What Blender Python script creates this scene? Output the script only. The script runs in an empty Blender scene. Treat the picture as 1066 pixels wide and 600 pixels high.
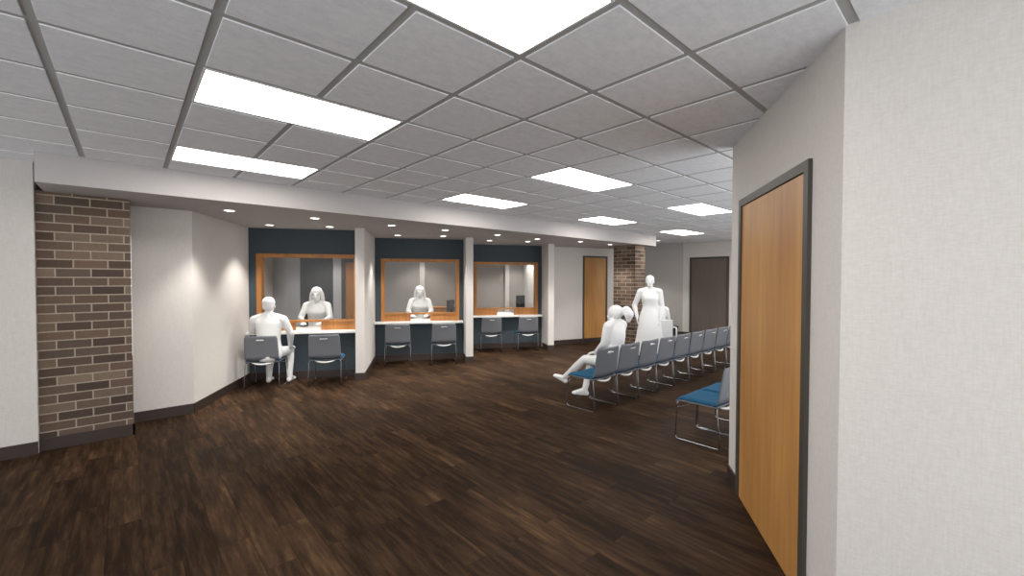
import bpy, bmesh, math, random
from mathutils import Vector, Matrix
PI = math.pi
random.seed(7)
S = bpy.context.scene
COL = S.collection

# ------------------------------------------------------------------ camera, world, exposure
def make_camera():
    yaw, pitch, roll = 0.8385, -0.0202, 0.0023
    f = Vector((math.cos(yaw), math.sin(yaw), 0)); r = Vector((math.sin(yaw), -math.cos(yaw), 0)); u = Vector((0, 0, 1))
    f2 = f * math.cos(pitch) + u * math.sin(pitch); u2 = u * math.cos(pitch) - f * math.sin(pitch)
    r3 = r * math.cos(roll) + u2 * math.sin(roll); u3 = u2 * math.cos(roll) - r * math.sin(roll)
    cd = bpy.data.cameras.new('camera'); cam = bpy.data.objects.new('camera', cd); COL.objects.link(cam)
    cd.sensor_width = 36; cd.lens = 445.005 / 1066 * 36; cd.clip_start = 0.05
    m = Matrix((r3, u3, -f2)).transposed().to_4x4(); m.translation = Vector((0.3055, -2.8583, 1.747))
    cam.matrix_world = m
    S.camera = cam
make_camera()
w = bpy.data.worlds.new('world'); S.world = w; w.use_nodes = True
w.node_tree.nodes['Background'].inputs[0].default_value = (0.98, 0.99, 1.0, 1)
w.node_tree.nodes['Background'].inputs[1].default_value = 1.95
S.view_settings.view_transform = 'Standard'; S.view_settings.look = 'None'
S.view_settings.gamma = 1; S.view_settings.use_curve_mapping = False
S.view_settings.exposure = 0.0
PANEL = 13.0        # radiance of a ceiling troffer
SPOT = 106.0        # watts of a recessed downlight

# ------------------------------------------------------------------ materials
def lin(c):
    return tuple((x / 255 / 12.92) if x / 255 <= 0.04045 else ((x / 255 + 0.055) / 1.055) ** 2.4 for x in c) + (1,)
def mat(name, rgb, rough=0.6, metal=0.0, spec=0.5, build=None):
    m = bpy.data.materials.new(name); m.use_nodes = True
    b = m.node_tree.nodes['Principled BSDF']
    b.inputs['Base Color'].default_value = lin(rgb); b.inputs['Roughness'].default_value = rough
    b.inputs['Metallic'].default_value = metal; b.inputs['Specular IOR Level'].default_value = spec
    if build: build(m.node_tree, b)
    return m
def N(t, kind, **kw):
    n = t.nodes.new(kind)
    for k, v in kw.items():
        if k[0] == '_': setattr(n, k[1:], v)
        else: n.inputs[k.replace('0_', ' ')].default_value = v
    return n
def coords(t, scale=(1, 1, 1), kind='Object', rot=(0, 0, 0)):
    c = t.nodes.new('ShaderNodeTexCoord'); mp = t.nodes.new('ShaderNodeMapping')
    mp.inputs['Scale'].default_value = scale; mp.inputs['Rotation'].default_value = rot
    t.links.new(c.outputs[kind], mp.inputs[0]); return mp.outputs[0]
def ramp(t, fac, stops):
    r = t.nodes.new('ShaderNodeValToRGB'); e = r.color_ramp.elements
    while len(e) < len(stops): e.new(0.5)
    for i, (p, c) in enumerate(stops): e[i].position = p; e[i].color = lin(c)
    t.links.new(fac, r.inputs[0]); return r.outputs[0]
def noise(t, vec, scale, detail=4, rough=0.6):
    n = t.nodes.new('ShaderNodeTexNoise'); n.inputs['Scale'].default_value = scale
    n.inputs['Detail'].default_value = detail; n.inputs['Roughness'].default_value = rough
    t.links.new(vec, n.inputs['Vector']); return n.outputs[0]
def bump(t, b, h, strength, dist=0.004):
    n = t.nodes.new('ShaderNodeBump'); n.inputs['Strength'].default_value = strength; n.inputs['Distance'].default_value = dist
    t.links.new(h, n.inputs['Height']); t.links.new(n.outputs[0], b.inputs['Normal'])

def linen(a, c):                              # vinyl wallcovering with a fine vertical weave
    def f(t, b):
        v1 = noise(t, coords(t, (75, 75, 9)), 1.6, 4, 0.75)
        v2 = noise(t, coords(t, (30, 30, 160)), 1.2, 2, 0.6)
        mx = N(t, 'ShaderNodeMath', _operation='ADD'); t.links.new(v1, mx.inputs[0]); t.links.new(v2, mx.inputs[1])
        hf = N(t, 'ShaderNodeMath', _operation='MULTIPLY'); t.links.new(mx.outputs[0], hf.inputs[0]); hf.inputs[1].default_value = 0.5
        t.links.new(ramp(t, hf.outputs[0], [(0.25, a), (0.75, c)]), b.inputs['Base Color'])
        bump(t, b, hf.outputs[0], 0.35, 0.003)
    return f
M = {}
M['wall'] = mat('off_white_wallcovering', (214, 209, 203), 0.85, build=linen((199, 194, 189), (219, 215, 211)))
M['paint'] = mat('white_soffit_paint', (186, 182, 181), 0.8)
M['blue'] = mat('slate_blue_wallcovering', (62, 80, 92), 0.8, build=linen((56, 66, 73), (70, 82, 90)))
M['office'] = mat('taupe_office_paint', (172, 166, 161), 0.85)
M['officegrey'] = mat('grey_office_paint', (186, 186, 188), 0.85)
M['farwall'] = mat('greige_wallcovering', (172, 166, 162), 0.85, build=linen((158, 153, 149), (172, 168, 164)))
M['base'] = mat('dark_brown_rubber_base', (56, 45, 41), 0.45)
M['grid'] = mat('ceiling_grid_grey', (176, 176, 175), 0.7)
def tile_b(t, b):
    n = noise(t, coords(t, (1, 1, 1)), 70, 5, 0.75)
    n2 = noise(t, coords(t, (14, 26, 14)), 1.0, 3, 0.6)
    mx = N(t, 'ShaderNodeMath', _operation='ADD'); t.links.new(n, mx.inputs[0]); t.links.new(n2, mx.inputs[1])
    hf = N(t, 'ShaderNodeMath', _operation='MULTIPLY'); t.links.new(mx.outputs[0], hf.inputs[0]); hf.inputs[1].default_value = 0.5
    t.links.new(ramp(t, hf.outputs[0], [(0.35, (232, 235, 240)), (0.6, (246, 248, 252))]), b.inputs['Base Color'])
    bump(t, b, n, 0.3, 0.003)
M['tile'] = mat('mineral_fibre_tile', (208, 210, 214), 0.9, spec=0.1, build=tile_b)
def plank_b(t, b):
    # planks run along world Y: u = y / length, v = x / width
    vec = coords(t, (1, 1, 1), rot=(0, 0, PI / 2))
    br = N(t, 'ShaderNodeTexBrick', _offset=0.37, _offset_frequency=2)
    t.links.new(vec, br.inputs['Vector'])
    br.inputs['Scale'].default_value = 1.0; br.inputs['Brick Width'].default_value = 1.22; br.inputs['Row Height'].default_value = 0.18
    br.inputs['Mortar Size'].default_value = 0.0012; br.inputs['Bias'].default_value = 0.0
    br.inputs['Color1'].default_value = (0, 0, 0, 1); br.inputs['Color2'].default_value = (1, 1, 1, 1); br.inputs['Mortar'].default_value = (0.3, 0.3, 0.3, 1)
    # grain streaks, shifted per plank
    off = N(t, 'ShaderNodeVectorMath', _operation='MULTIPLY_ADD'); t.links.new(br.outputs['Color'], off.inputs[0])
    off.inputs[1].default_value = (7, 13, 3); t.links.new(coords(t, (16, 1.6, 1)), off.inputs[2])
    g = noise(t, off.outputs[0], 1.3, 7, 0.68)
    big = noise(t, coords(t, (1.5, 0.7, 1)), 0.9, 4, 0.6)
    a = N(t, 'ShaderNodeMath', _operation='MULTIPLY'); t.links.new(g, a.inputs[0]); a.inputs[1].default_value = 0.75
    c = N(t, 'ShaderNodeMath', _operation='MULTIPLY_ADD'); t.links.new(br.outputs['Color'], c.inputs[0]); c.inputs[1].default_value = 0.10; t.links.new(a.outputs[0], c.inputs[2])
    d = N(t, 'ShaderNodeMath', _operation='MULTIPLY_ADD'); t.links.new(big, d.inputs[0]); d.inputs[1].default_value = 0.30; t.links.new(c.outputs[0], d.inputs[2])
    col = ramp(t, d.outputs[0], [(0.36, (23, 16, 11)), (0.52, (41, 29, 19)), (0.65, (64, 47, 33)), (0.82, (98, 75, 51))])
    mx = t.nodes.new('ShaderNodeMixRGB'); mx.blend_type = 'MIX'; t.links.new(br.outputs['Fac'], mx.inputs[0])
    t.links.new(col, mx.inputs[1]); mx.inputs[2].default_value = lin((24, 17, 13))
    t.links.new(mx.outputs[0], b.inputs['Base Color'])
    rr = N(t, 'ShaderNodeMapRange'); t.links.new(g, rr.inputs[0]); rr.inputs[3].default_value = 0.5; rr.inputs[4].default_value = 0.7
    t.links.new(rr.outputs[0], b.inputs['Roughness'])
    bump(t, b, g, 0.12, 0.002)
M['floor'] = mat('dark_wood_planks', (70, 52, 40), 0.5, spec=0.06, build=plank_b)
def attr_b(name):
    def f(t, b):
        a = t.nodes.new('ShaderNodeAttribute'); a.attribute_name = name
        n = noise(t, coords(t), 45, 4, 0.7)
        r = N(t, 'ShaderNodeMapRange'); t.links.new(n, r.inputs[0]); r.inputs[3].default_value = 0.72; r.inputs[4].default_value = 1.25
        mx = t.nodes.new('ShaderNodeMixRGB'); mx.blend_type = 'MULTIPLY'; mx.inputs[0].default_value = 1
        t.links.new(a.outputs['Color'], mx.inputs[1]); t.links.new(r.outputs[0], mx.inputs[2])
        t.links.new(mx.outputs[0], b.inputs['Base Color']); bump(t, b, n, 0.5, 0.004)
    return f
M['brick'] = mat('brown_brick', (96, 78, 66), 0.85, build=attr_b('brick_tone'))
def wood_b(a, c, axis=2):
    def f(t, b):
        sc = [14, 14, 14]; sc[axis] = 0.9
        n = noise(t, coords(t, tuple(sc)), 1.4, 5, 0.6)
        n2 = noise(t, coords(t, (2.5, 2.5, 0.7)), 1.0, 2, 0.5)
        mx = N(t, 'ShaderNodeMath', _operation='ADD'); t.links.new(n, mx.inputs[0]); t.links.new(n2, mx.inputs[1])
        hf = N(t, 'ShaderNodeMath', _operation='MULTIPLY'); t.links.new(mx.outputs[0], hf.inputs[0]); hf.inputs[1].default_value = 0.5
        t.links.new(ramp(t, hf.outputs[0], [(0.34, a), (0.64, c)]), b.inputs['Base Color'])
    return f
M['maple'] = mat('honey_maple_veneer', (186, 134, 74), 0.45, build=wood_b((168, 116, 60), (198, 148, 86)))
M['oak'] = mat('honey_wood_trim', (170, 112, 52), 0.45, build=wood_b((146, 92, 42), (186, 128, 66)))
M['frame'] = mat('bronze_painted_frame', (70, 66, 60), 0.5)
M['darkdoor'] = mat('taupe_brown_door', (98, 88, 82), 0.55, build=wood_b((94, 84, 78), (102, 92, 86)))
M['charcoal'] = mat('charcoal_panel', (62, 62, 64), 0.6)
M['counter'] = mat('white_solid_surface', (238, 237, 234), 0.3)
M['paper'] = mat('white_paper', (240, 240, 240), 0.8)
M['shell'] = mat('grey_plastic_shell', (104, 107, 113), 0.45)
def fab_b(t, b):
    n = noise(t, coords(t), 180, 2, 0.7)
    t.links.new(ramp(t, n, [(0.35, (20, 66, 96)), (0.65, (42, 98, 130))]), b.inputs['Base Color'])
M['fabric'] = mat('blue_seat_upholstery', (46, 106, 142), 0.9, spec=0.2, build=fab_b)
M['chrome'] = mat('chrome', (150, 150, 154), 0.22, 1.0)
M['white_metal'] = mat('white_powder_coat', (225, 225, 222), 0.5)
M['black'] = mat('black_plastic', (30, 31, 34), 0.4)
M['screen'] = mat('dark_screen_back', (46, 48, 52), 0.3)
M['silhouette'] = mat('matte_white_figure', (232, 233, 233), 0.95, spec=0.1)
def emis(name, rgb, strength):
    m = bpy.data.materials.new(name); m.use_nodes = True; t = m.node_tree; t.nodes.clear()
    e = t.nodes.new('ShaderNodeEmission'); o = t.nodes.new('ShaderNodeOutputMaterial')
    e.inputs[0].default_value = lin(rgb); e.inputs[1].default_value = strength; t.links.new(e.outputs[0], o.inputs[0]); return m
M['panel'] = emis('lit_diffuser', (255, 250, 244), PANEL)
M['lens'] = emis('lit_downlight_lens', (255, 248, 236), 6.0)
def glass():
    m = bpy.data.materials.new('clear_glazing'); m.use_nodes = True; t = m.node_tree; t.nodes.clear()
    tr = t.nodes.new('ShaderNodeBsdfTransparent'); tr.inputs[0].default_value = (0.86, 0.87, 0.87, 1)
    gl = t.nodes.new('ShaderNodeBsdfGlossy'); gl.inputs['Roughness'].default_value = 0.02
    fr = t.nodes.new('ShaderNodeFresnel'); fr.inputs[0].default_value = 1.3
    mx = t.nodes.new('ShaderNodeMixShader'); o = t.nodes.new('ShaderNodeOutputMaterial')
    t.links.new(fr.outputs[0], mx.inputs[0]); t.links.new(tr.outputs[0], mx.inputs[1]); t.links.new(gl.outputs[0], mx.inputs[2]); t.links.new(mx.outputs[0], o.inputs[0])
    return m
M['glass'] = glass()

# ------------------------------------------------------------------ mesh helpers
class MB:
    def __init__(s): s.bm = bmesh.new()
    def box(s, x0, x1, y0, y1, z0, z1, F=None, bev=0):
        r = bmesh.ops.create_cube(s.bm, size=1.0); vs = r['verts']
        for v in vs: v.co = Vector(((x0 + x1) / 2 + v.co.x * (x1 - x0), (y0 + y1) / 2 + v.co.y * (y1 - y0), (z0 + z1) / 2 + v.co.z * (z1 - z0)))
        if bev:
            es = list({e for v in vs for e in v.link_edges})
            q = bmesh.ops.bevel(s.bm, geom=es, offset=bev, segments=2, affect='EDGES', profile=0.5)
            vs = list({v for f in q['faces'] for v in f.verts} | {v for v in vs if v.is_valid})
        if F is not None:
            for v in vs: v.co = F @ v.co
        return vs
    def prism(s, pts, z0, z1):
        a = [s.bm.verts.new((p[0], p[1], z0)) for p in pts]; b = [s.bm.verts.new((p[0], p[1], z1)) for p in pts]
        n = len(pts); s.bm.faces.new(a[::-1]); s.bm.faces.new(b)
        for i in range(n): s.bm.faces.new((a[i], a[(i + 1) % n], b[(i + 1) % n], b[i]))
    def tube(s, pts, r, seg=8, F=None, close=False):
        P = [Vector(p) for p in pts]
        if F is not None: P = [F @ p for p in P]
        n = len(P); rings = []; up = None
        for i, p in enumerate(P):
            if close: t = (P[(i + 1) % n] - P[i - 1]).normalized()
            else: t = (P[min(i + 1, n - 1)] - P[max(i - 1, 0)]).normalized()
            if up is None:
                up = Vector((0, 0, 1)) if abs(t.z) < 0.9 else Vector((1, 0, 0))
            up = (up - t * up.dot(t)).normalized(); sd = t.cross(up)
            rr = r[i] if isinstance(r, (list, tuple)) else r
            rings.append([s.bm.verts.new(p + (up * math.cos(a) + sd * math.sin(a)) * rr) for a in [2 * PI * k / seg for k in range(seg)]])
        for i in range(n if close else n - 1):
            A, B = rings[i], rings[(i + 1) % n]
            for k in range(seg): s.bm.faces.new((A[k], A[(k + 1) % seg], B[(k + 1) % seg], B[k]))
        if not close: s.bm.faces.new(rings[0][::-1]); s.bm.faces.new(rings[-1])
    def cyl(s, x, y, z0, z1, r, r2=None, seg=24):
        r2 = r if r2 is None else r2
        a = [s.bm.verts.new((x + r * math.cos(2 * PI * k / seg), y + r * math.sin(2 * PI * k / seg), z0)) for k in range(seg)]
        b = [s.bm.verts.new((x + r2 * math.cos(2 * PI * k / seg), y + r2 * math.sin(2 * PI * k / seg), z1)) for k in range(seg)]
        s.bm.faces.new(a[::-1]); s.bm.faces.new(b)
        for k in range(seg): s.bm.faces.new((a[k], a[(k + 1) % seg], b[(k + 1) % seg], b[k]))
    def grid(s, fn, nu, nv, thick=0.0):       # closed sheet from fn(a,b)->(point, normal)
        top = [[None] * (nv + 1) for _ in range(nu + 1)]; bot = [[None] * (nv + 1) for _ in range(nu + 1)]
        for i in range(nu + 1):
            for j in range(nv + 1):
                p, n = fn(i / nu, j / nv); top[i][j] = s.bm.verts.new(p); bot[i][j] = s.bm.verts.new(Vector(p) - Vector(n) * thick)
        for i in range(nu):
            for j in range(nv):
                s.bm.faces.new((top[i][j], top[i + 1][j], top[i + 1][j + 1], top[i][j + 1]))
                s.bm.faces.new((bot[i][j], bot[i][j + 1], bot[i + 1][j + 1], bot[i + 1][j]))
        for i in range(nu):
            s.bm.faces.new((top[i][0], bot[i][0], bot[i + 1][0], top[i + 1][0])); s.bm.faces.new((top[i][nv], top[i + 1][nv], bot[i + 1][nv], bot[i][nv]))
        for j in range(nv):
            s.bm.faces.new((top[0][j], top[0][j + 1], bot[0][j + 1], bot[0][j])); s.bm.faces.new((top[nu][j], bot[nu][j], bot[nu][j + 1], top[nu][j + 1]))
    def build(s, name, m, parent=None, smooth=False, kind=None):
        bmesh.ops.recalc_face_normals(s.bm, faces=s.bm.faces)
        me = bpy.data.meshes.new(name); s.bm.to_mesh(me); s.bm.free()
        o = bpy.data.objects.new(name, me); COL.objects.link(o)
        me.materials.append(m)
        if smooth:
            for p in me.polygons: p.use_smooth = True
        if parent: o.parent = parent
        if kind: o['kind'] = kind
        return o
def thing(name, label, cat, loc=(0, 0, 0), rz=0, group=None):
    o = bpy.data.objects.new(name, None); COL.objects.link(o); o.location = loc; o.rotation_euler = (0, 0, rz); o.empty_display_size = 0.1
    tag(o, label, cat, group); return o
def tag(o, label, cat, group=None):
    o['label'] = label; o['category'] = cat
    if group: o['group'] = group
    return o
def copy_tree(root, loc, rz, label, group=None):
    r = root.copy(); COL.objects.link(r); r.location = loc; r.rotation_euler = (0, 0, rz); r['label'] = label
    if group: r['group'] = group
    for ch in list(root.children):
        c = ch.copy(); COL.objects.link(c); c.parent = r
        for g in list(ch.children):
            d = g.copy(); COL.objects.link(d); d.parent = c
    return r

# ------------------------------------------------------------------ plan of the room
T = 0.61; H = 2.893; SZ = 2.62
TH = math.radians(30)
U = Vector((math.cos(TH), -math.sin(TH), 0)); V = Vector((math.sin(TH), math.cos(TH), 0))
K = Vector((0.93, 4.02, 0))
A = [K + 1.84 * V, Vector((4.205, 5.823, 0)), Vector((6.665, 5.823, 0))]
FR = [Vector((3.21, 4.40, 0)), Vector((5.56, 4.42, 0)), None]
FR[2] = A[2] + 1.885 * U - 0.60 * V
def bay(i, u, v, z=0): return A[i] + u * U + v * V + Vector((0, 0, z))
def bayM(i): # local frame of a bay: x along the wall, y into the office
    return Matrix((U, V, Vector((0, 0, 1)))).transposed().to_4x4() if i is None else Matrix.Translation(A[i]) @ Matrix((U, V, Vector((0, 0, 1)))).transposed().to_4x4()

# floor
b = MB(); b.prism([(-4, -4.4), (4.2, -4.4), (4.2, -2.2), (14, -2.2), (14, 10), (-4, 10)], -0.05, 0); b.build('floor', M['floor'], kind='structure')

# ceiling: tegular tiles hanging a little below their grid, troffer cells left open
TROFF = [(1, 0), (1, 3), (1, -3), (6, 0), (6, 3), (11, 0), (11, 3), (16, 3), (16, 0), (11, -3), (16, -3)]
open_cells = {(i, j) for (i, j) in TROFF} | {(i + 1, j) for (i, j) in TROFF}
tb = MB(); gap = 0.021
def clip_tile(x0, x1, y0, y1):
    if x1 - x0 < 0.02 or y1 - y0 < 0.02: return
    tb.box(x0, x1, y0, y1, H, H + 0.009, bev=0.002)
for i in range(-6, 23):
    for j in range(-7, 11):
        if (i, j) in open_cells: continue
        x0, x1, y0, y1 = i * T + gap, (i + 1) * T - gap, j * T + gap, (j + 1) * T - gap
        if x0 < -0.31 and y1 < 2.89: clip_tile(x0, x1, y0, y1)
        elif x0 < -0.31:
            X1 = min(x1, -0.315)
            clip_tile(x0, X1, y0, min(y1, 3.43))
            x0 = max(x0, -0.315)
            if x1 > x0 and y0 < 2.89: clip_tile(x0 + .001, x1, y0, min(y1, 2.895))
        elif x0 < 10.5:
            if y0 < 2.89: clip_tile(x0, min(x1, 10.5) if y1 > 2.9 else x1, y0, min(y1, 2.895))
            if x1 > 10.5 and y1 > 2.9: clip_tile(max(x0, 10.515), x1, y0, y1)
        else: clip_tile(x0, min(x1, 13.18), y0, y1)
tb.build('ceiling', M['tile'], kind='structure')
b = MB(); b.box(-4, 14, -4.4, 10, H + 0.007, H + 0.10); b.build('ceiling_grid', M['grid'], kind='structure')
# the beam of the soffit over the interview bays
b = MB(); b.box(-0.31, 10.5, 2.902, 9.0, SZ, H + 0.01); b.build('soffit', M['paint'], kind='structure')

# walls ------------------------------------------------------------
def wall_run(name, p, q, thick, z1, m, base=None, side=1, z0=0.0, mb=None):
    """vertical wall from p to q; the body lies on the side*left of p->q"""
    p = Vector((p[0], p[1], 0)); q = Vector((q[0], q[1], 0)); d = (q - p).normalized(); n = Vector((-d.y, d.x, 0)) * side
    c = mb or MB(); c.prism([p, q, q + n * thick, p + n * thick], z0, z1)
    if mb is None: c.build(name, m, kind='structure')
    if base:
        c = MB(); c.prism([p - n * 0.012, q - n * 0.012, q + n * 0.01, p + n * 0.01], 0, 0.125); c.build(base, M['base'], kind='structure')
wall_run('wall_left', (-4, 3.43), (-0.375, 3.43), 0.9, H + 0.02, M['wall'], 'baseboard_left')
wall_run('wall_alcove', (0.34, 4.02), (K.x, K.y), 0.2, SZ + 0.01, M['wall'], 'baseboard_alcove')
c = MB(); c.prism([K, A[0], A[0] - 0.2 * U, K - 0.2 * U], 0, SZ + 0.01); c.build('wall_angled', M['wall'], kind='structure')
c = MB(); c.prism([K + 0.0 * U, A[0], A[0] + 0.012 * U, K + 0.012 * U - 0.008 * V], 0, 0.125); c.build('baseboard_angled', M['base'], kind='structure')

def brick_block(name, rect, z0, z1, bw, bh, label_base=None, faces=('front', 'left')):
    """rect = x0,x1,y0,y1 ; real bricks standing proud of a mortar core"""
    x0, x1, y0, y1 = rect; b = MB(); core = b.box(x0 + .004, x1 - .004, y0 + .004, y1, z0, z1)
    lay = []
    rnd = random.Random(11)
    tones = [(98, 81, 68), (84, 68, 57), (112, 94, 79), (72, 58, 50), (104, 84, 70), (90, 76, 66), (120, 103, 88)]
    n = int((z1 - z0) / bh) + 1; jt = 0.012
    for r in range(n):
        za = z0 + r * bh + jt / 2; zb = min(z0 + (r + 1) * bh - jt / 2, z1)
        if zb - za < 0.01: continue
        def run(a, c, shift, put):
            s = a - (bw * shift)
            while s < c:
                e0 = max(s + jt / 2, a); e1 = min(s + bw - jt / 2, c)
                if e1 - e0 > 0.012: put(e0, e1)
                s += bw
        col = lambda vs: lay.append((vs, rnd.choice(tones), rnd.uniform(0.85, 1.12)))
        if 'front' in faces: run(x0, x1, 0.5 * (r % 2), lambda a, c: col(b.box(a, c, y0, y0 + 0.03, za, zb, bev=0.002)))
        if 'left' in faces: run(y0 + 0.001, y1, 0.5 * ((r + 1) % 2), lambda a, c: col(b.box(x0, x0 + 0.03, a, c, za, zb, bev=0.002)))
        if 'right' in faces: run(y0 + 0.001, y1, 0.5 * ((r + 1) % 2), lambda a, c: col(b.box(x1 - 0.03, x1, a, c, za, zb, bev=0.002)))
    L = b.bm.loops.layers.float_color.new('brick_tone'); mort = lin((168, 156, 140))
    for f in b.bm.faces:
        for l in f.loops: l[L] = mort
    for vs, c, k in lay:
        cc = lin(c); cc = (cc[0] * k, cc[1] * k, cc[2] * k, 1)
        for v in vs:
            if v.is_valid:
                for l in v.link_loops: l[L] = cc
    o = b.build(name, M['brick'], kind='structure'); return o
brick_block('wall_brick_pier', (-0.375, 0.335, 3.50, 4.25), 0, SZ + 0.005, 0.262, 0.0925, faces=('front', 'right'))
b = MB(); b.box(-0.375, 0.347, 3.488, 3.515, 0, 0.125); b.box(0.33, 0.347, 3.488, 4.0, 0, 0.125); b.build('baseboard_brick_pier', M['base'], kind='structure')
BX, BY = 9.72, 3.02
brick_block('wall_brick_column', (BX, BX + 0.46, BY, BY + 0.64), 0, SZ + 0.005, 0.262, 0.0925, faces=('front', 'left'))
b = MB(); b.box(BX - .012, BX + .47, BY - .012, BY + .01, 0, .125); b.box(BX - .012, BX + .01, BY - .012, BY + .65, 0, .125); b.build('baseboard_brick_column', M['base'], kind='structure')

# bay walls with their window openings, partitions between bays
W0, W1, WZ0, WZ1 = 0.12, 1.78, 0.80, 2.185
for i in range(3):
    F = bayM(i); ua = (0, 0, -0.07)[i]; ub = (1.80, 1.87, 1.885)[i]
    b = MB()
    b.box(ua, W0, 0, .12, 0, SZ + .01, F); b.box(W1, ub, 0, .12, 0, SZ + .01, F)
    b.box(W0, W1, 0, .12, 0, WZ0, F); b.box(W0, W1, 0, .12, WZ1, SZ + .01, F)
    b.build('wall_bay', M['blue'], kind='structure')
    b = MB(); b.box(ua, ub, -.012, .01, 0, .125, F); b.build('baseboard_bay', M['base'], kind='structure')
    p = FR[i]; L = (2.72, 2.86, 1.3)[i]
    c = MB(); c.prism([p, p + .15 * U, p + .15 * U + L * V, p + L * V], 0, SZ + .01); c.build('wall_partition', M['wall'], kind='structure')
    g = .012
    c = MB(); q0 = p - g * U - g * V; wd = (.15 + 2 * g)
    c.prism([q0, q0 + wd * U, q0 + wd * U + (1.73 if i < 2 else 1.0) * V, q0 + (wd - g) * U + (1.73 if i < 2 else 1.0) * V, q0 + (wd - g) * U + g * V, q0 + g * U + g * V, q0 + g * U + .5 * V, q0 + .5 * V], 0, .125)
    c.build('baseboard_partition', M['base'], kind='structure')

# rooms behind the glass
OD = 2.2
F = bayM(0)
b = MB(); b.box(-.42, -.30, .12, OD, 0, SZ + .01, F); b.build('wall_office_side', M['wall'], kind='structure')
b = MB(); b.box(-.42, 0, .12, .14, 0, SZ + .01, F); b.build('wall_office_front', M['wall'], kind='structure')
b = MB(); b.box(-.42, 1.80, OD, OD + .12, 0, SZ + .01, F); b.build('wall_office_back', M['officegrey'], kind='structure')
F = bayM(1)
b = MB(); b.box(-.3, 1.92, OD, OD + .12, 0, SZ + .01, F); b.build('wall_office_back', M['office'], kind='structure')
b = MB(); b.box(.92, 1.05, OD - .10, OD, 0, SZ + .01, F); b.build('wall_office_pilaster', M['wall'], kind='structure')
F = bayM(2)
b = MB(); b.box(-.3, 2.1, OD, OD + .12, 0, SZ + .01, F); b.build('wall_office_back', M['office'], kind='structure')
b = MB(); b.box(1.33, 1.46, OD - .10, OD, 0, SZ + .01, F); b.build('wall_office_pilaster', M['wall'], kind='structure')
b = MB(); b.box(1.93, 2.05, .12, OD, 0, SZ + .01, F); b.build('wall_office_side', M['wall'], kind='structure')

# far end of the room
DA, DB = Vector((8.45, 4.88, 0)), Vector((11.2, 4.12, 0))
dd = (DB - DA).normalized()
wall_run('wall_back', DA, DB, .15, H + .02, M['wall'], 'baseboard_back')
wall_run('wall_corridor', DB, (11.2, 6.6), .15, H + .02, M['wall'])
FC = Vector((13.2, 3.50, 0)); FG = FC + Vector((-.5, .866, 0)) * 3.6
wall_run('wall_far_grey', FG, FC, .15, H + .02, M['farwall'], 'baseboard_far_grey')
wall_run('wall_far', FC, (13.2, -2.2), .15, H + .02, M['wall'], 'baseboard_far')

# near right: flat wall beside the camera and the angled wall with the door
N0 = Vector((2.735, -2.41, 0)); N1 = Vector((4.215, -1.365, 0)); NE = (N1 - N0).normalized(); NN = Vector((-NE.y, NE.x, 0))
c = MB(); c.prism([(2.735, -4.4), (2.735, -2.41), (4.215, -1.365), (4.215, -4.4)], 0, H + .02); c.build('wall_right', M['wall'], kind='structure')
c = MB()
c.prism([N0 + NN * .012 - NE * .01, N0 + NE * .27 + NN * .012, N0 + NE * .27 - NN * .01, N0 - NN * .01], 0, .125)
c.prism([N0 + NE * 1.565 + NN * .012, N1 + NN * .012 + NE * .012, N1 - NN * .01, N0 + NE * 1.565 - NN * .01], 0, .125)
c.prism([N1 + NN * .012 + NE * .012, N1 + Vector((.012, -3.0, 0)), N1 + Vector((-.01, -3.0, 0)), N1 - NN * .01], 0, .125)
c.prism([(2.723, -4.4), (2.745, -4.4), (2.745, -2.41), (2.723, -2.405)], 0, .125)
c.build('baseboard_right', M['base'], kind='structure')

# ------------------------------------------------------------------ doors
def door(idx, F, w_, h, leafmat, framemat, fw=.055, proud=.022, reveal=.012):
    """F: x along wall, y out of the wall towards the room"""
    b = MB(); b.box(0, fw, -.02, proud, 0, h, F); b.box(w_ - fw, w_, -.02, proud, 0, h, F); b.box(fw, w_ - fw, -.02, proud, h - fw, h, F)
    fr = b.build('door_%d' % idx, framemat, kind='structure')
    b = MB(); b.box(fw + .004, w_ - fw - .004, -.02, proud - reveal, .006, h - fw - .004, F); lf = b.build('door_leaf', leafmat, fr)
    return fr
def frameM(origin, ex, ey):
    return Matrix.Translation(origin) @ Matrix((ex, ey, Vector((0, 0, 1)))).transposed().to_4x4()
d1 = door(1, frameM(N0 + NE * .30, NE, NN), 1.235, 2.385, M['maple'], M['frame'])
# far wood door in wall_back
FX = -dd; nb = Vector((dd.y, -dd.x, 0))
d2 = door(2, frameM(DA + dd * 1.18, dd, nb), .84, 2.40, M['maple'], M['frame'], fw=.05)
# wide dark door at the end of the room, in wall_far
d3 = door(3, frameM(Vector((13.2, 3.28, 0)), Vector((0, -1, 0)), Vector((-1, 0, 0))), 1.16, 2.43, M['darkdoor'], M['frame'], fw=.07, reveal=.018)
# doors inside the first office
F0 = bayM(0)
def officeF(u0): return frameM(bay(0, u0, OD), U, -V)
d4 = door(4, officeF(.26), .68, 2.30, M['charcoal'], M['charcoal'], fw=.04)
d5 = door(5, officeF(1.12), .95, 2.20, M['oak'], M['frame'], fw=.08)

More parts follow.
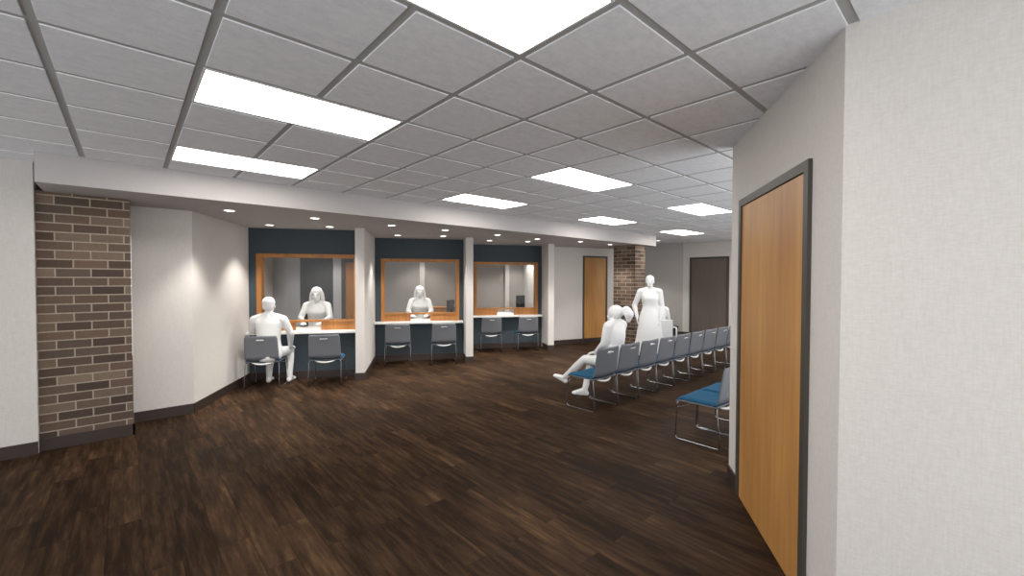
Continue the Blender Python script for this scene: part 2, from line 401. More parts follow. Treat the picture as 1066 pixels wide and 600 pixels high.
# ------------------------------------------------------------------ interview windows
wl = ['left end', 'middle', 'right end']
for i in range(3):
    F = bayM(i)
    b = MB(); fw = .075
    b.box(W0, W0 + fw, -.02, .14, WZ0 + .04, WZ1, F, .003); b.box(W1 - fw, W1, -.02, .14, WZ0 + .04, WZ1, F, .003)
    b.box(W0 + fw, W1 - fw, -.02, .14, WZ1 - .065, WZ1, F, .003); b.box(W0 + fw, W1 - fw, -.02, .14, .985, 1.02, F, .003)
    wf = b.build('window_%d' % (i + 1), M['oak'], kind='structure')
    b = MB(); b.box(W0 + fw, .73, .0, .05, WZ0 + .04, .985, F); b.build('sill_panel', M['oak'], wf)
    b = MB(); b.box(1.155, W1 - fw, .0, .05, WZ0 + .04, .985, F); b.build('sill_panel', M['oak'], wf)
    b = MB(); b.box(W0 + fw - .005, W1 - fw + .005, .055, .063, 1.015, WZ1 - .06, F); b.build('window_pane', M['glass'], wf)
    # counter: public shelf and staff worktop in one slab
    b = MB(); ua = (.005, .005, -.03)[i]; ub = (1.775, 1.85, 1.86)[i]
    b.box(ua, ub, -.20, -.001, .80, .84, F, .004); b.box(W0 + .003, W1 - .003, -.002, .139, .80, .84, F); b.box(.02, ub - .02, .13, .62, .80, .84, F, .004)
    top = b.build('worktop', M['counter'])
    tag(top, 'white solid-surface counter under the %s interview window' % wl[i], 'counter', 'white interview counters')
    # papers lying in the pass-through
    c = MB(); rz = (0, 0, 0)[i]
    if i < 2:
        c.box(.76, 1.13, -.14, .10, .8405, .853, F); c.box(.79, 1.11, -.12, .08, .853, .862, F)
        pl = c.build('paper_stack', M['paper']); tag(pl, 'white paper stack in the pass-through of the %s counter' % wl[i], 'papers')
    else:
        c.box(.70, 1.10, -.10, .12, .8405, .90, F, .006); bx = c.build('document_tray', M['paper'])
        tag(bx, 'white boxy document tray in the pass-through of the right end counter', 'tray')
        c = MB(); c.box(.73, 1.07, -.07, .09, .9003, .915, F, .004); c.build('tray_lid', M['counter'], bx)

# ------------------------------------------------------------------ ceiling lights
def rowname(i, j):
    near = {-4: 'beyond the left edge of', 1: 'in the nearest group on', 6: 'in the second group on', 11: 'in the third group on', 16: 'at the far end of'}[i]
    return near, j
TL = {(1, -3): 'large glaring ceiling panel cut by the top edge of the photo',
      (1, 0): 'long bright ceiling panel at upper left, two rows above the soffit panel',
      (1, 3): 'narrow-looking bright ceiling panel against the left part of the soffit',
      (6, 0): 'bright ceiling panel in the middle of the ceiling, above the third counter',
      (6, 3): 'bright ceiling panel against the middle of the soffit',
      (11, 0): 'bright ceiling panel close to the near right wall corner, above the row of chairs',
      (11, 3): 'small bright ceiling panel beside the far end of the soffit, above the wooden door',
      (16, 3): 'farthest small ceiling panel beyond the soffit end, before the dark door',
      (16, 0): 'ceiling panel at the far end hidden behind the near wall corner',
      (11, -3): 'unseen ceiling panel above the second waiting row, added to brighten the far end',  # this panel and the next: added out of view to brighten the far end
      (16, -3): 'unseen ceiling panel before the dark door, added to brighten the far wall'}
tproto = None
for (i, j) in TROFF:
    if tproto is None:
        tproto = thing('ceiling_light', TL[(i, j)], 'ceiling light', (i * T, j * T, H), 0, 'recessed ceiling panels')
        b = MB(); x1, y1 = 2 * T, T; g_ = .017; f_ = .012
        b.box(g_, x1 - g_, g_, g_ + f_, 0, .012); b.box(g_, x1 - g_, y1 - g_ - f_, y1 - g_, 0, .012)
        b.box(g_, g_ + f_, g_ + f_, y1 - g_ - f_, 0, .012); b.box(x1 - g_ - f_, x1 - g_, g_ + f_, y1 - g_ - f_, 0, .012)
        b.build('light_frame', M['white_metal'], tproto)
        b = MB(); b.box(g_ + f_, x1 - g_ - f_, g_ + f_, y1 - g_ - f_, .003, .011); b.build('diffuser', M['panel'], tproto)
    else:
        copy_tree(tproto, (i * T, j * T, H), 0, TL[(i, j)])

DL = [(1.28, 3.62, 'nearest, above the angled white wall at left'), (2.02, 4.90, 'over the left bay, nearest its white angled wall'),
      (2.31, 3.60, 'front right of the left bay'), (2.82, 4.48, 'rear right of the left bay, near the partition'),
      (3.49, 3.60, 'just in front of the first partition'), (4.30, 4.98, 'rear left of the middle bay'),
      (4.50, 3.58, 'front of the middle bay'), (5.05, 4.50, 'rear right of the middle bay'),
      (5.70, 3.57, 'just in front of the second partition'), (6.35, 4.62, 'rear left of the right bay'),
      (6.86, 3.62, 'front right of the right bay'), (7.15, 4.22, 'rear right of the right bay'),
      (8.04, 3.40, 'between the end partition and the door'), (9.20, 3.40, 'farthest, beside the brick column')]
ld = bpy.data.lights.new('downlight_lamp', 'SPOT'); ld.energy = SPOT; ld.spot_size = math.radians(92); ld.spot_blend = 0.6; ld.shadow_soft_size = 0.04; ld.color = (1.0, 0.95, 0.89)
dproto = None
for (x, y, txt) in DL:
    lab = 'small round recessed downlight in the soffit, ' + txt
    if dproto is None:
        dproto = thing('downlight', lab, 'downlight', (x, y, SZ), 0, 'soffit downlights')
        b = MB()
        n = 28; R0, R1 = .075, .058
        for k in range(n):
            a0, a1 = 2 * PI * k / n, 2 * PI * (k + 1) / n
            q = [(R0 * math.cos(a0), R0 * math.sin(a0)), (R0 * math.cos(a1), R0 * math.sin(a1)), (R1 * math.cos(a1), R1 * math.sin(a1)), (R1 * math.cos(a0), R1 * math.sin(a0))]
            b.prism(q, -.008, -.0005)
        b.build('trim_ring', M['white_metal'], dproto)
        b = MB(); b.cyl(0, 0, -.005, -.0008, .0575); b.build('lens', M['lens'], dproto)
        lo = bpy.data.objects.new('lamp', ld); COL.objects.link(lo); lo.location = (0, 0, -.02); lo.parent = dproto
    else:
        copy_tree(dproto, (x, y, SZ), 0, lab)
ld2 = ld.copy(); ld2.energy = SPOT * 0.70; ld2.spot_size = math.radians(115)
for (x, y, txt) in [(11.84, 3.60, 'small downlight in the tiled ceiling just past the far end of the soffit'), (12.2, 1.45, 'unseen downlight in the tiled ceiling by the dark door, added to brighten the far wall'), (12.2, .3, 'unseen downlight in the far tiled ceiling, added to wash the far wall')]:  # last two lamps are added out of sight to lift the far wall
    copy_tree(dproto, (x, y, H), 0, txt, 'far ceiling downlights')
# recessed downlights of the offices (they light the rooms behind the glass)
for i, spots in ((0, [(.45, .50), (1.3, .60), (.9, 1.5)]), (1, [(.5, .55), (1.35, .55), (.95, 1.5)]), (2, [(.5, 1.2), (1.6, .75), (1.6, 1.45)])):
    for k, (u_, v_) in enumerate(spots):
        p = bay(i, u_, v_, SZ)
        q_ = copy_tree(dproto, p, 0, 'recessed downlight of the room behind the %s window, hidden above its frame' % wl[i], 'office downlights')
        for c_ in q_.children:
            if c_.type == 'LIGHT': c_.data = ld2

# ------------------------------------------------------------------ chairs (local: faces +Y, origin on the floor at the middle of the rear feet)
def fillet(pts, r=.05, n=5):
    P = [Vector(p) for p in pts]; out = [P[0]]
    for i in range(1, len(P) - 1):
        a, b_, c_ = P[i - 1], P[i], P[i + 1]; d1_ = (a - b_); d2_ = (c_ - b_)
        rr = min(r, d1_.length * .45, d2_.length * .45); s_ = b_ + d1_.normalized() * rr; e_ = b_ + d2_.normalized() * rr
        for k in range(n + 1):
            t_ = k / n; out.append(s_ * (1 - t_) ** 2 + b_ * 2 * t_ * (1 - t_) + e_ * t_ ** 2)
    out.append(P[-1]); return out
CW = .50
def make_chair(label, group, loc, rz):
    t = thing('waiting_chair', label, 'chair', loc, rz, group)
    # back shell: one bent grey plastic panel with rounded top corners and a handle slot
    def shell(a, c):
        s_ = a * 2 - 1
        zz = .44 + c * .41
        wid = CW / 2 * (1 - .05 * c)
        if c > .86: wid *= math.sqrt(max(0, 1 - ((c - .86) / .14) ** 2 * .16))
        x = s_ * wid
        y = .02 - .055 * c ** 1.3 + .030 * (1 - s_ * s_) * -1 + .02
        if c < .15: y += (.15 - c) ** 2 * 3.0
        return Vector((x, y, zz)), Vector((0, -1, .1)).normalized()
    b = MB(); nu, nv = 20, 16
    top = {}; bot = {}
    skip = lambda i, j: (8 <= i <= 11 and j == 13)
    for i in range(nu + 1):
        for j in range(nv + 1):
            p, n_ = shell(i / nu, j / nv); top[i, j] = b.bm.verts.new(p); bot[i, j] = b.bm.verts.new(p + n_ * .010)
    fl = [(i, j) for i in range(nu) for j in range(nv) if not skip(i, j)]
    for (i, j) in fl:
        b.bm.faces.new((top[i, j], top[i + 1, j], top[i + 1, j + 1], top[i, j + 1])); b.bm.faces.new((bot[i, j], bot[i, j + 1], bot[i + 1, j + 1], bot[i + 1, j]))
        for (e0, e1, nb_) in (((i, j), (i + 1, j), (i, j - 1)), ((i + 1, j), (i + 1, j + 1), (i + 1, j)), ((i + 1, j + 1), (i, j + 1), (i, j + 1)), ((i, j + 1), (i, j), (i - 1, j))):
            if nb_ not in fl: b.bm.faces.new((top[e1], top[e0], bot[e0], bot[e1]))
    bk = b.build('backrest', M['shell'], t, smooth=True)
    # handle rim (light edge of the slot)
    b = MB(); b.box(-.055, .055, -.060, -.044, .782, .790); b.build('handle_slot', M['white_metal'], bk)
    # seat pan and upholstered pad
    def pad(th, z0, inset):
        def fn(a, c):
            s_ = a * 2 - 1; wx = CW / 2 - inset
            y = .04 + inset + c * (.46 - 2 * inset)
            k = 1 - .10 * max(0, (c - .75) / .25) ** 2
            edge = min(1, (1 - abs(s_)) * 7, (1 - c) * 7 + .0, c * 7 + .3)
            z = z0 + th * (math.sqrt(max(0, 1 - (1 - edge) ** 2)) * .6 + .4) - .016 * (1 - s_ * s_) * (1 - (c - .5) ** 2 * 2) - (max(0, c - .8) ** 2) * .5
            return Vector((s_ * wx * k, y, z)), Vector((0, 0, 1))
        return fn
    b = MB(); b.grid(pad(.004, .436, 0), 12, 12, .012); b.build('seat_pan', M['shell'], t, smooth=True)
    b = MB(); b.grid(pad(.034, .442, .008), 14, 14, .016); b.build('seat_pad', M['fabric'], t, smooth=True)
    # two side frames bent from one rod each: front leg, floor runner, rear leg
    for s_ in (-1, 1):
        x = s_ * (CW / 2 - .005)
        pts = fillet([(s_ * .15, .42, .424), (x, .47, .424), (x + s_ * .004, .49, .008), (x + s_ * .004, .01, .008), (x, .05, .426), (s_ * .13, .06, .424)], .045)
        b = MB(); b.tube(pts, .0062); b.build('side_frame', M['chrome'], t, smooth=True)
        b = MB(); pts = fillet([(s_ * .19, .16, .425), (s_ * .19, .06, .43), (s_ * .185, .040, .50), (s_ * .185, .030, .56)], .06); b.tube(pts, .008); b.build('back_support', M['chrome'], t, smooth=True)
    b = MB(); b.tube([(-CW / 2, .475, .35), (-.12, .44, .35), (.12, .44, .35), (CW / 2, .475, .35)], .006); b.build('front_stretcher', M['chrome'], t, smooth=True)
    def arc(k): return (-.15 + .3 * k / 8, .05 - .03 * math.sin(PI * k / 8), .415 - .022 * math.sin(PI * k / 8))
    b = MB(); b.tube([arc(k) for k in range(9)], [.004, .011, .014, .015, .016, .015, .014, .011, .004]); b.build('rear_crossbar', M['white_metal'], t, smooth=True)
    return t
RB = math.atan2(V.y, V.x) - PI / 2
spots = [(0, .43, 'left bay, under the seated visitor'), (0, 1.36, 'left bay, nearest the first partition'),
         (1, .50, 'middle bay, left of the pair'), (1, 1.41, 'middle bay, right of the pair'),
         (2, .46, 'right bay, left of the pair'), (2, 1.36, 'right bay, right of the pair')]
chair0 = None
for (i, u_, txt) in spots:
    p = bay(i, u_, (-.74, -.72, -.70)[i]); lab = 'grey-backed chair with blue seat on chrome legs in the ' + txt
    if chair0 is None: chair0 = make_chair(lab, 'chairs at the interview counters', p, RB)
    else: copy_tree(chair0, p, RB, lab)
place = ['empty, first at the near end of the waiting row', 'second in the waiting row, holding the ponytailed figure', 'third in the waiting row, past the ponytailed figure',
         'fourth from the near end of the waiting row', 'fifth from the near end of the waiting row', 'sixth from the near end of the waiting row',
         'seventh from the near end of the waiting row', 'eighth in the waiting row, by the near wall corner', 'ninth in the waiting row, hidden by the near wall corner']
for k, txt in enumerate(place):
    copy_tree(chair0, (5.06 + .53 * k, .52, 0), 0, 'grey-backed chair with blue seat, ' + txt, 'chairs of the long waiting row')
for k, txt in enumerate(['nearest, its whole chrome side frame showing', 'second, just a strip of seat showing']):
    copy_tree(chair0, (5.02 + .53 * k, -1.075, 0), 0, 'blue-seated chair beside the near wall corner, ' + txt, 'chairs of the second waiting row')

# ------------------------------------------------------------------ people: matte white figures
class Body:
    def __init__(s): s.bm = bmesh.new()
    def ell(s, c, r, R=None, sub=3):
        q = bmesh.ops.create_icosphere(s.bm, subdivisions=sub, radius=1.0); R = R or Matrix.Identity(3)
        for v in q['verts']: v.co = Vector(c) + R @ Vector((v.co.x * r[0], v.co.y * r[1], v.co.z * r[2]))
    def limb(s, a, b_, ra, rb, sub=2):
        a = Vector(a); b_ = Vector(b_); n = max(2, int((b_ - a).length / (min(ra, rb) * .35)))
        d = (b_ - a).normalized(); up = Vector((0, 0, 1)) if abs(d.z) < .9 else Vector((1, 0, 0)); x = d.cross(up).normalized(); y = d.cross(x)
        seg = 14; rings = []
        for k in range(n + 1):
            t_ = k / n; r = ra + (rb - ra) * t_; c = a.lerp(b_, t_)
            rings.append([s.bm.verts.new(c + (x * math.cos(2 * PI * j / seg) + y * math.sin(2 * PI * j / seg)) * r) for j in range(seg)])
        for k in range(n):
            for j in range(seg): s.bm.faces.new((rings[k][j], rings[k][(j + 1) % seg], rings[k + 1][(j + 1) % seg], rings[k + 1][j]))
        s.bm.faces.new(rings[0][::-1]); s.bm.faces.new(rings[-1])
        s.ell(a, (ra, ra, ra), sub=sub); s.ell(b_, (rb, rb, rb), sub=sub)
    def loft(s, rows, R=None, seg=28):          # rows of (centre, half width, half depth)
        R = R or Matrix.Identity(3); P = []
        for i in range(len(rows) - 1):            # catmull-rom between the rows
            a = rows[max(i - 1, 0)]; b_ = rows[i]; c = rows[i + 1]; d = rows[min(i + 2, len(rows) - 1)]
            for q in range(6):
                t = q / 6; w4 = (-.5 * t + t * t - .5 * t ** 3, 1 - 2.5 * t * t + 1.5 * t ** 3, .5 * t + 2 * t * t - 1.5 * t ** 3, -.5 * t * t + .5 * t ** 3)
                P.append((sum((Vector(r[0]) * w_ for r, w_ in zip((a, b_, c, d), w4)), Vector()), sum(r[1] * w_ for r, w_ in zip((a, b_, c, d), w4)), sum(r[2] * w_ for r, w_ in zip((a, b_, c, d), w4))))
        P.append((Vector(rows[-1][0]), rows[-1][1], rows[-1][2]))
        rings = [[s.bm.verts.new(c + R @ Vector((rx * math.cos(2 * PI * j / seg), ry * math.sin(2 * PI * j / seg), 0))) for j in range(seg)] for c, rx, ry in P]
        for A_, B_ in zip(rings, rings[1:]):
            for j in range(seg): s.bm.faces.new((A_[j], A_[(j + 1) % seg], B_[(j + 1) % seg], B_[j]))
        s.bm.faces.new(rings[0][::-1]); s.bm.faces.new(rings[-1])
    def chain(s, pts, rs):
        for i in range(len(pts) - 1): s.limb(pts[i], pts[i + 1], rs[i], rs[i + 1])
    def finish(s, name, m, voxel, parent=None, smooth_it=4):
        bmesh.ops.recalc_face_normals(s.bm, faces=s.bm.faces)
        me = bpy.data.meshes.new(name); s.bm.to_mesh(me); s.bm.free(); o = bpy.data.objects.new(name, me); COL.objects.link(o); me.materials.append(m)
        r = o.modifiers.new('remesh', 'REMESH'); r.mode = 'VOXEL'; r.voxel_size = voxel; r.use_smooth_shade = True
        sm = o.modifiers.new('smooth', 'SMOOTH'); sm.factor = .5; sm.iterations = smooth_it
        if parent: o.parent = parent
        return o
def frame3(fwd, up=Vector((0, 0, 1))):
    fwd = Vector(fwd).normalized(); rt = fwd.cross(up).normalized(); up2 = rt.cross(fwd)
    return Matrix((rt, fwd, up2)).transposed()
def hand(B, wrist, d, palm_n, k, curl=.5, side=1):
    """d: direction of the fingers, palm_n: palm normal"""
    d = Vector(d).normalized(); n_ = Vector(palm_n); n_ = (n_ - d * n_.dot(d)).normalized(); a = d.cross(n_) * side
    R = Matrix((a, d, n_)).transposed()
    B.ell(wrist + d * .045 * k, (.040 * k, .052 * k, .017 * k), R, 2)
    for q, (off, L) in enumerate(((.030, .068), (.010, .078), (-.010, .072), (-.029, .056))):
        p0 = wrist + d * .078 * k + a * off * k; p1 = p0 + (d * math.cos(curl * .4) + n_ * math.sin(curl * .4)) * L * .5 * k
        p2 = p1 + (d * math.cos(curl) + n_ * math.sin(curl)) * L * .3 * k; p3 = p2 + (d * math.cos(curl * 1.7) + n_ * math.sin(curl * 1.7)) * L * .25 * k
        B.chain([p0 + a * off * .0, p1 + a * off * .25 * k, p2 + a * off * .3 * k, p3 + a * off * .3 * k], [.0095 * k, .009 * k, .008 * k, .007 * k])
    t0 = wrist + d * .025 * k + a * .030 * k; t1 = t0 + (d * .6 + a * .7 + n_ * .25) * .035 * k; t2 = t1 + (d * .9 + a * .25 + n_ * .25) * .03 * k
    B.chain([t0, t1, t2], [.014 * k, .0105 * k, .008 * k])
def figure(label, J, face, k=1.0, female=False, hair='short', skirt=None, coat=False, shoulder=None, hands=None, loc=(0, 0, 0), rz=0, robe=None):
    """J: joint points in local space (figure faces +Y). One fused body mesh, hair as its child."""
    B = Body(); g = {n_: Vector(p) for n_, p in J.items()}
    up = (g['chest'] - g['pelvis']).normalized(); rt = (g['shR'] - g['shL']).normalized(); fw = up.cross(rt).normalized(); RT = Matrix((rt, fw, up)).transposed()
    sw = (g['shR'] - g['shL']).length / 2
    pv, ch = g['pelvis'], g['chest']; fm = 1 if female else 0
    B.loft([(pv - up * .13 * k, .10 * k, .08 * k), (pv - up * .08 * k, .165 * k, .125 * k), (pv + up * .02 * k, .180 * k, .130 * k), (pv.lerp(ch, .45), (.158 - .016 * fm) * k, .112 * k),
            (pv.lerp(ch, .75), (.160 - .010 * fm) * k, .118 * k), (ch + fw * .008, (.176 - .012 * fm) * k, (.122 + .008 * fm) * k), (ch + up * .07 * k, sw * .95, .110 * k), (ch + up * .125 * k, sw * .86, .088 * k), (ch + up * .17 * k, .085 * k, .065 * k), (ch + up * .20 * k, .055 * k, .05 * k)], RT)
    B.limb(g['chest'] + up * .12 * k, g['head'] - Vector((0, 0, .06 * k)), .062 * k, .052 * k)
    for s_, sh, el in ((-1, 'shL', 'elL'), (1, 'shR', 'elR')):
        B.limb(g['chest'] + up * .175 * k + rt * s_ * .04 * k, g[sh] + Vector((0, 0, .0)), .052 * k, .062 * k)
    # head with face
    hf = Vector(face).normalized(); RH = frame3(hf); hc = g['head']
    loc_ = lambda x, y, z: hc + RH @ Vector((x * k, y * k, z * k))
    B.ell(loc_(0, -.012, .035), (.076 * k, .094 * k, .088 * k), RH); B.ell(loc_(0, .022, -.035), (.056 * k, .068 * k, .075 * k), RH)
    B.ell(loc_(0, .066, -.082), (.026 * k, .02 * k, .02 * k), RH, 2)
    B.limb(loc_(0, .088, .018), loc_(0, .108, -.022), .009 * k, .014 * k)
    B.ell(loc_(0, .086, -.052), (.024 * k, .011 * k, .007 * k), RH, 2); B.ell(loc_(0, .084, -.063), (.020 * k, .011 * k, .007 * k), RH, 2)
    for s_ in (-1, 1):
        B.ell(loc_(s_ * .030, .080, .012), (.014 * k, .008 * k, .008 * k), RH, 2); B.ell(loc_(s_ * .032, .082, .032), (.022 * k, .009 * k, .007 * k), RH, 2)
        B.ell(loc_(s_ * .078, -.008, -.005), (.009 * k, .020 * k, .032 * k), RH, 2)
    # arms
    for s_, sd in ((-1, 'L'), (1, 'R')):
        sh, el, wr = g['sh' + sd], g['el' + sd], g['wr' + sd]
        B.limb(sh, el, .062 * k, .050 * k); m_ = el.lerp(wr, .3); B.limb(el, m_, .050 * k, .048 * k); B.limb(m_, wr, .048 * k, .032 * k)
        hd = (hands or {}).get(sd) or ((wr - el), Vector((-s_, 0, 0)), .5)
        # thumb always on the side named by the figure's own left or right
        dv = Vector(hd[0]).normalized(); pn = Vector(hd[1]); pn = (pn - dv * pn.dot(dv)).normalized()
        hand(B, wr, dv, pn, k, hd[2], side=(hd[3] if len(hd) > 3 else 1))
    # legs
    for s_, sd in ((-1, 'L'), (1, 'R')):
        hp, kn, an = g['hip' + sd], g['kn' + sd], g['an' + sd]; toe = g['toe' + sd]
        B.limb(hp, kn, .092 * k, .062 * k); m_ = kn.lerp(an, .33); B.limb(kn, m_, .060 * k, .060 * k); B.limb(m_, an, .060 * k, .040 * k)
        td = (toe - an); td.z = 0; td.normalize(); heel = an - td * .03 * k; heel.z = an.z - .045 * k
        B.limb(heel, Vector((an.x, an.y, an.z - .02 * k)), .034 * k, .04 * k); B.limb(heel, toe, .034 * k, .030 * k); B.limb(an, toe, .038 * k, .030 * k)
        B.ell(toe, (.042 * k, .042 * k, .028 * k), None, 2)
    if skirt:                                  # flowing dress / coat skirt as a chain of flattened ellipsoids
        B.loft(skirt)
    o = B.finish('person', M['silhouette'], .0085 * k, None, 7)
    tag(o, label, 'person'); o.location = loc; o.rotation_euler = (0, 0, rz)
    hb = Body()
    if hair == 'short':
        hb.ell(loc_(0, -.022, .052), (.086 * k, .098 * k, .088 * k), RH); hb.ell(loc_(0, -.05, .0), (.076 * k, .06 * k, .07 * k), RH)
    elif hair == 'long':
        hb.ell(loc_(0, -.022, .050), (.094 * k, .104 * k, .092 * k), RH)
        for s_ in (-1, 1): hb.chain([loc_(s_ * .07, -.02, .03), loc_(s_ * .085, -.02, -.06), loc_(s_ * .10, .0, -.17)], [.042 * k, .044 * k, .03 * k])
        hb.chain([loc_(0, -.06, .03), loc_(0, -.065, -.07), loc_(0, -.07, -.18)], [.06 * k, .07 * k, .05 * k])
    elif hair == 'bun':
        hb.ell(loc_(0, -.022, .050), (.084 * k, .098 * k, .088 * k), RH); hb.ell(loc_(0, -.10, .065), (.04 * k, .035 * k, .04 * k), RH)
    elif hair == 'ponytail':
        hb.ell(loc_(0, -.015, .040), (.094 * k, .108 * k, .098 * k), RH)
        hb.chain([loc_(0, -.11, .07), loc_(0, -.165, .065), loc_(0, -.20, .01), loc_(0, -.19, -.07)], [.03 * k, .058 * k, .066 * k, .034 * k])
    h_ = hb.finish('hair', M['silhouette'], .012 * k, o, 3)
    return o
def seated(k, seat, knee_out=.10, lean=0.0):
    z = seat + .10 * k; c = dict(pelvis=(0, 0, z), chest=(0, lean * .5 - .01, z + .37 * k), head=(0, lean + .02, z + .68 * k),
        shL=(-.175 * k, lean * .7 - .01, z + .49 * k), shR=(.175 * k, lean * .7 - .01, z + .49 * k),
        hipL=(-.09 * k, .02, z - .01), hipR=(.09 * k, .02, z - .01), knL=(-knee_out, .44 * k, seat + .075), knR=(knee_out, .44 * k, seat + .075),
        anL=(-knee_out, .46 * k, .085), anR=(knee_out, .46 * k, .085), toeL=(-knee_out - .01, .62 * k, .032), toeR=(knee_out + .01, .62 * k, .032))
    return c
# visitor on the first counter chair
J = seated(1.10, .45, .12); J.update(shL=(-.215, .0, 1.09), shR=(.215, .0, 1.09), elL=(-.29, .12, .90), elR=(.30, .08, .86), wrL=(-.20, .40, .885), wrR=(.24, .28, .62), anR=(.20, .36, .085), toeR=(.22, .51, .032), anL=(-.12, .36, .085), toeL=(-.13, .51, .032), knL=(-.12, .44, .53), knR=(.19, .43, .53))
p = bay(0, .50, -.60)
figure('white figure seated at the left bay counter with its back to the room', J, (0, 1, 0), 1.10, hair='short', loc=p, rz=RB,
       hands={'L': ((.35, 1, 0), (0, 0, -1), .35, 1), 'R': ((-.1, .9, -.35), (0, 0, -1), .5, -1)})
# two staff members behind the glass, on office stools
def staff(i, u_, v_, label, khead):
    kk = 1.12; J = seated(kk, .56, .10, .0)
    J.update(elL=(-.27, .12, .99), elR=(.27, .12, .99), wrL=(-.15, .36, .905), wrR=(.15, .36, .905))
    p = bay(i, u_, v_)
    figure(label, J, (0, 1, -.12), kk, female=True, hair='long', loc=p, rz=RB + PI, hands={'L': ((.25, 1, 0), (0, 0, -1), .3, 1), 'R': ((-.25, 1, 0), (0, 0, -1), .3, -1)})
    t = thing('office_stool', 'dark swivel office chair behind the glass under the figure at the %s window' % wl[i], 'office chair', p, RB + PI)
    b = MB(); b.grid(lambda a, c: (Vector(((a - .5) * .46, (c - .5) * .44, .56 - .02 * (1 - (2 * a - 1) ** 2) - .0)), Vector((0, 0, 1))), 8, 8, .05); b.build('seat', M['black'], t)
    b = MB(); b.cyl(0, 0, .10, .51, .025); b.build('gas_lift', M['chrome'], t)
    b = MB(); b.box(-.20, .20, -.30, -.25, .70, .98, None, .012); b.box(-.03, .03, -.30, -.20, .50, .72); b.build('backrest', M['black'], t)
    for s_ in (-1, 1):
        b = MB(); b.box(s_ * .29 - .025, s_ * .29 + .025, -.16, .10, .79, .815, None, .006); b.box(s_ * .29 - .015, s_ * .29 + .015, -.05, -.01, .52, .79); b.box(min(0, s_ * .29), max(0, s_ * .29), -.05, -.01, .50, .525); b.build('armrest', M['black'], t)
    for q in range(5):
        a = 2 * PI * q / 5 + .3; b = MB(); b.tube([(0, 0, .11), (.26 * math.cos(a), .26 * math.sin(a), .07)], [.022, .014]); b.ell = None
        b.cyl(.26 * math.cos(a), .26 * math.sin(a), 0, .055, .026, seg=12); b.build('leg', M['black'], t)
staff(0, .88, .93, 'white long-haired figure sitting behind the glass of the left interview window', 1)
staff(1, .925, .93, 'white long-haired figure sitting behind the glass of the middle interview window', 1)
# person with a ponytail on the second chair of the waiting row, one leg stretched forward
kk = 1.06; J = seated(kk, .46, .09)
J.update(head=(0, .00, 1.235), elL=(-.20, .04, .83), elR=(.20, .06, .83), wrL=(-.10, .26, .665), wrR=(.12, .28, .665),
         knL=(-.10, .46, .54), anL=(-.12, .86, .19), toeL=(-.14, 1.02, .20), knR=(.0, .40, .53), anR=(-.14, .43, .085), toeR=(-.22, .56, .032))
figure('white ponytailed figure seated in the waiting row with one leg stretched out', J, (-.2, 1, -.05), kk, female=True, hair='ponytail', loc=(5.545, .74, 0), rz=0,
       hands={'L': ((.3, 1, -.1), (0, 0, -1), .5, 1), 'R': ((-.3, 1, -.1), (0, 0, -1), .5, -1)},
       skirt=[((0, 0, .90), .12, .09), ((0, .0, .80), .165, .135), ((0, .02, .66), .205, .175), ((0, .05, .53), .225, .215), ((0, .07, .49), .19, .19)])
# standing person in a long coat, hand at the hip
kk = 1.06
J = dict(pelvis=(0, 0, 1.0), chest=(0, .0, 1.36), head=(0, .02, 1.70), shL=(-.19, 0, 1.50), shR=(.19, 0, 1.50), elL=(-.24, -.02, 1.20), elR=(.31, -.05, 1.20),
         wrL=(-.21, .08, .97), wrR=(.25, .07, .96), hipL=(-.09, 0, .96), hipR=(.09, 0, .96), knL=(-.10, .03, .53), knR=(.11, .06, .53), anL=(-.11, 0, .09), anR=(.13, .0, .09), toeL=(-.14, .16, .032), toeR=(.18, .15, .032))
ang = math.atan2(-1.94 - 2.86, -8.34 + .3) - PI / 2
figure('tall white standing figure in a long dress in front of the brick column', J, (0, 1, 0), kk, female=True, hair='bun', loc=(8.41, 1.85, 0), rz=ang,
       hands={'L': ((.1, .1, -1), (1, 0, 0), .4, -1), 'R': ((-.05, .1, -1), (-1, 0, 0), .4, 1)},
       skirt=[((0, 0, 1.20), .12, .08), ((0, 0, 1.10), .165, .125), ((0, 0, .98), .205, .15), ((0, .01, .78), .235, .18), ((0, .01, .52), .275, .21), ((0, .01, .20), .32, .25), ((0, .01, .19), .10, .08)])
# second figure seated sideways next to it
kk = 1.05; J = seated(kk, .45, .10)
J.update(head=(0, .06, 1.20), elL=(-.26, .06, .86), elR=(.26, .06, .86), wrL=(-.22, .30, .70), wrR=(.22, .30, .70))
SP = Vector((9.25, 2.14, 0)); srz = math.radians(-42)
figure('white figure seated behind the tall standing figure, mostly hidden by its dress', J, (0, 1, 0), kk, hair='short', loc=SP, rz=srz,
       hands={'L': ((0, 1, -.1), (0, 0, -1), .5, 1), 'R': ((0, 1, -.1), (0, 0, -1), .5, -1)})
t = thing('armchair', 'white armchair under the figure sitting behind the tall standing figure', 'chair', SP, srz)
b = MB(); b.box(-.25, .25, -.22, .26, .38, .445, None, .012); b.build('seat', M['silhouette'], t)
b = MB(); b.box(-.25, .25, -.27, -.215, .44, .86, None, .015); b.build('backrest', M['silhouette'], t)
for s_ in (-1, 1):
    b = MB(); b.tube(fillet([(s_ * .34, -.24, 0), (s_ * .34, -.24, .68), (s_ * .34, .22, .68), (s_ * .34, .22, 0)], .05), .018); b.build('arm_frame', M['silhouette'], t, smooth=True)
    b = MB(); b.tube([(s_ * .235, 0, .41), (s_ * .34, 0, .41)], .012); b.tube([(s_ * .34, -.24, .41), (s_ * .34, .22, .41)], .012); b.build('arm_brace', M['silhouette'], t)

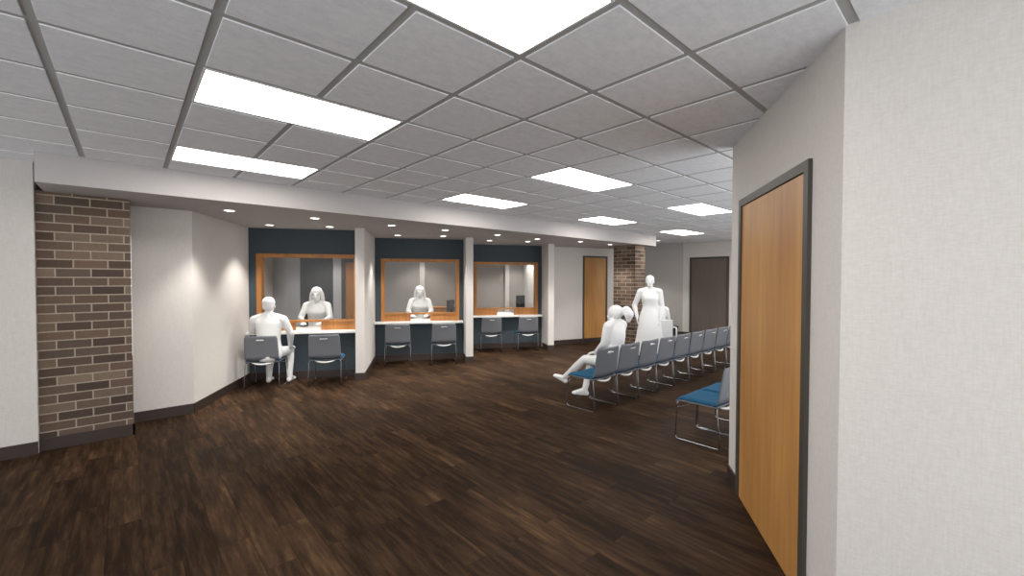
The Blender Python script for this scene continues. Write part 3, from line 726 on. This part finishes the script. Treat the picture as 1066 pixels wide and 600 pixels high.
# ------------------------------------------------------------------ office equipment and small things
def monitor(F, w_, h, z, label):
    t = thing('computer_monitor', label, 'monitor'); t.matrix_world = F
    b = MB(); b.box(-w_ / 2, w_ / 2, -.018, .018, z + .10, z + .10 + h, None, .006); b.build('housing', M['black'], t)
    b = MB(); b.box(-w_ / 2 + .015, w_ / 2 - .015, .0182, .0205, z + .115, z + .085 + h); b.build('screen', M['screen'], t)
    b = MB(); b.box(-.02, .02, -.04, -.018, z + .01, z + .22); b.box(-.09, .09, -.10, .06, z, z + .012, None, .004); b.build('stand', M['black'], t)
    return t
m1 = Matrix.Translation(bay(1, 1.62, .44, .8405)) @ Matrix.Rotation(RB + math.radians(62), 4, 'Z'); monitor(m1, .36, .33, 0, 'dark monitor seen edge-on behind the glass of the middle window')
m2 = Matrix.Translation(bay(2, 1.42, .42, .8405)) @ Matrix.Rotation(RB + math.radians(30), 4, 'Z'); monitor(m2, .30, .38, 0, 'dark monitor behind the glass of the right window')
# wooden credenza in the middle office
F = bayM(1)
b = MB(); b.box(1.14, 1.84, 1.35, 1.80, 0, 1.02, F, .004); cr = b.build('credenza', M['oak'])
tag(cr, 'brown wooden credenza behind the glass of the middle window, right of the seated figure', 'cabinet')
b = MB(); b.box(1.12, 1.86, 1.33, 1.82, 1.02, 1.05, F, .004); b.build('top', M['oak'], cr)
for q in range(2):
    b = MB(); b.box(1.16 + q * .34, 1.48 + q * .34, 1.335, 1.349, .08, .98, F); dr = b.build('cabinet_door', M['oak'], cr)
    b = MB(); b.box(1.44 - q * .0 + q * .06, 1.455 + q * .06, 1.322, 1.335, .55, .70, F); b.build('handle', M['chrome'], dr)
# black waste bin at the far grey wall
P = FC + Vector((-.5, .866, 0)) * .30 + Vector((-.28, -.16, 0))
b = MB(); b.cyl(0, 0, 0, .30, .13, .16); b.cyl(0, 0, .30, .33, .17); bn = b.build('waste_bin', M['black']); bn.location = P
tag(bn, 'low black waste bin against the far grey wall, left of the dark door', 'bin')
b = MB(); b.cyl(0, 0, .331, .345, .12, .10); b.build('lid', M['charcoal'], bn)
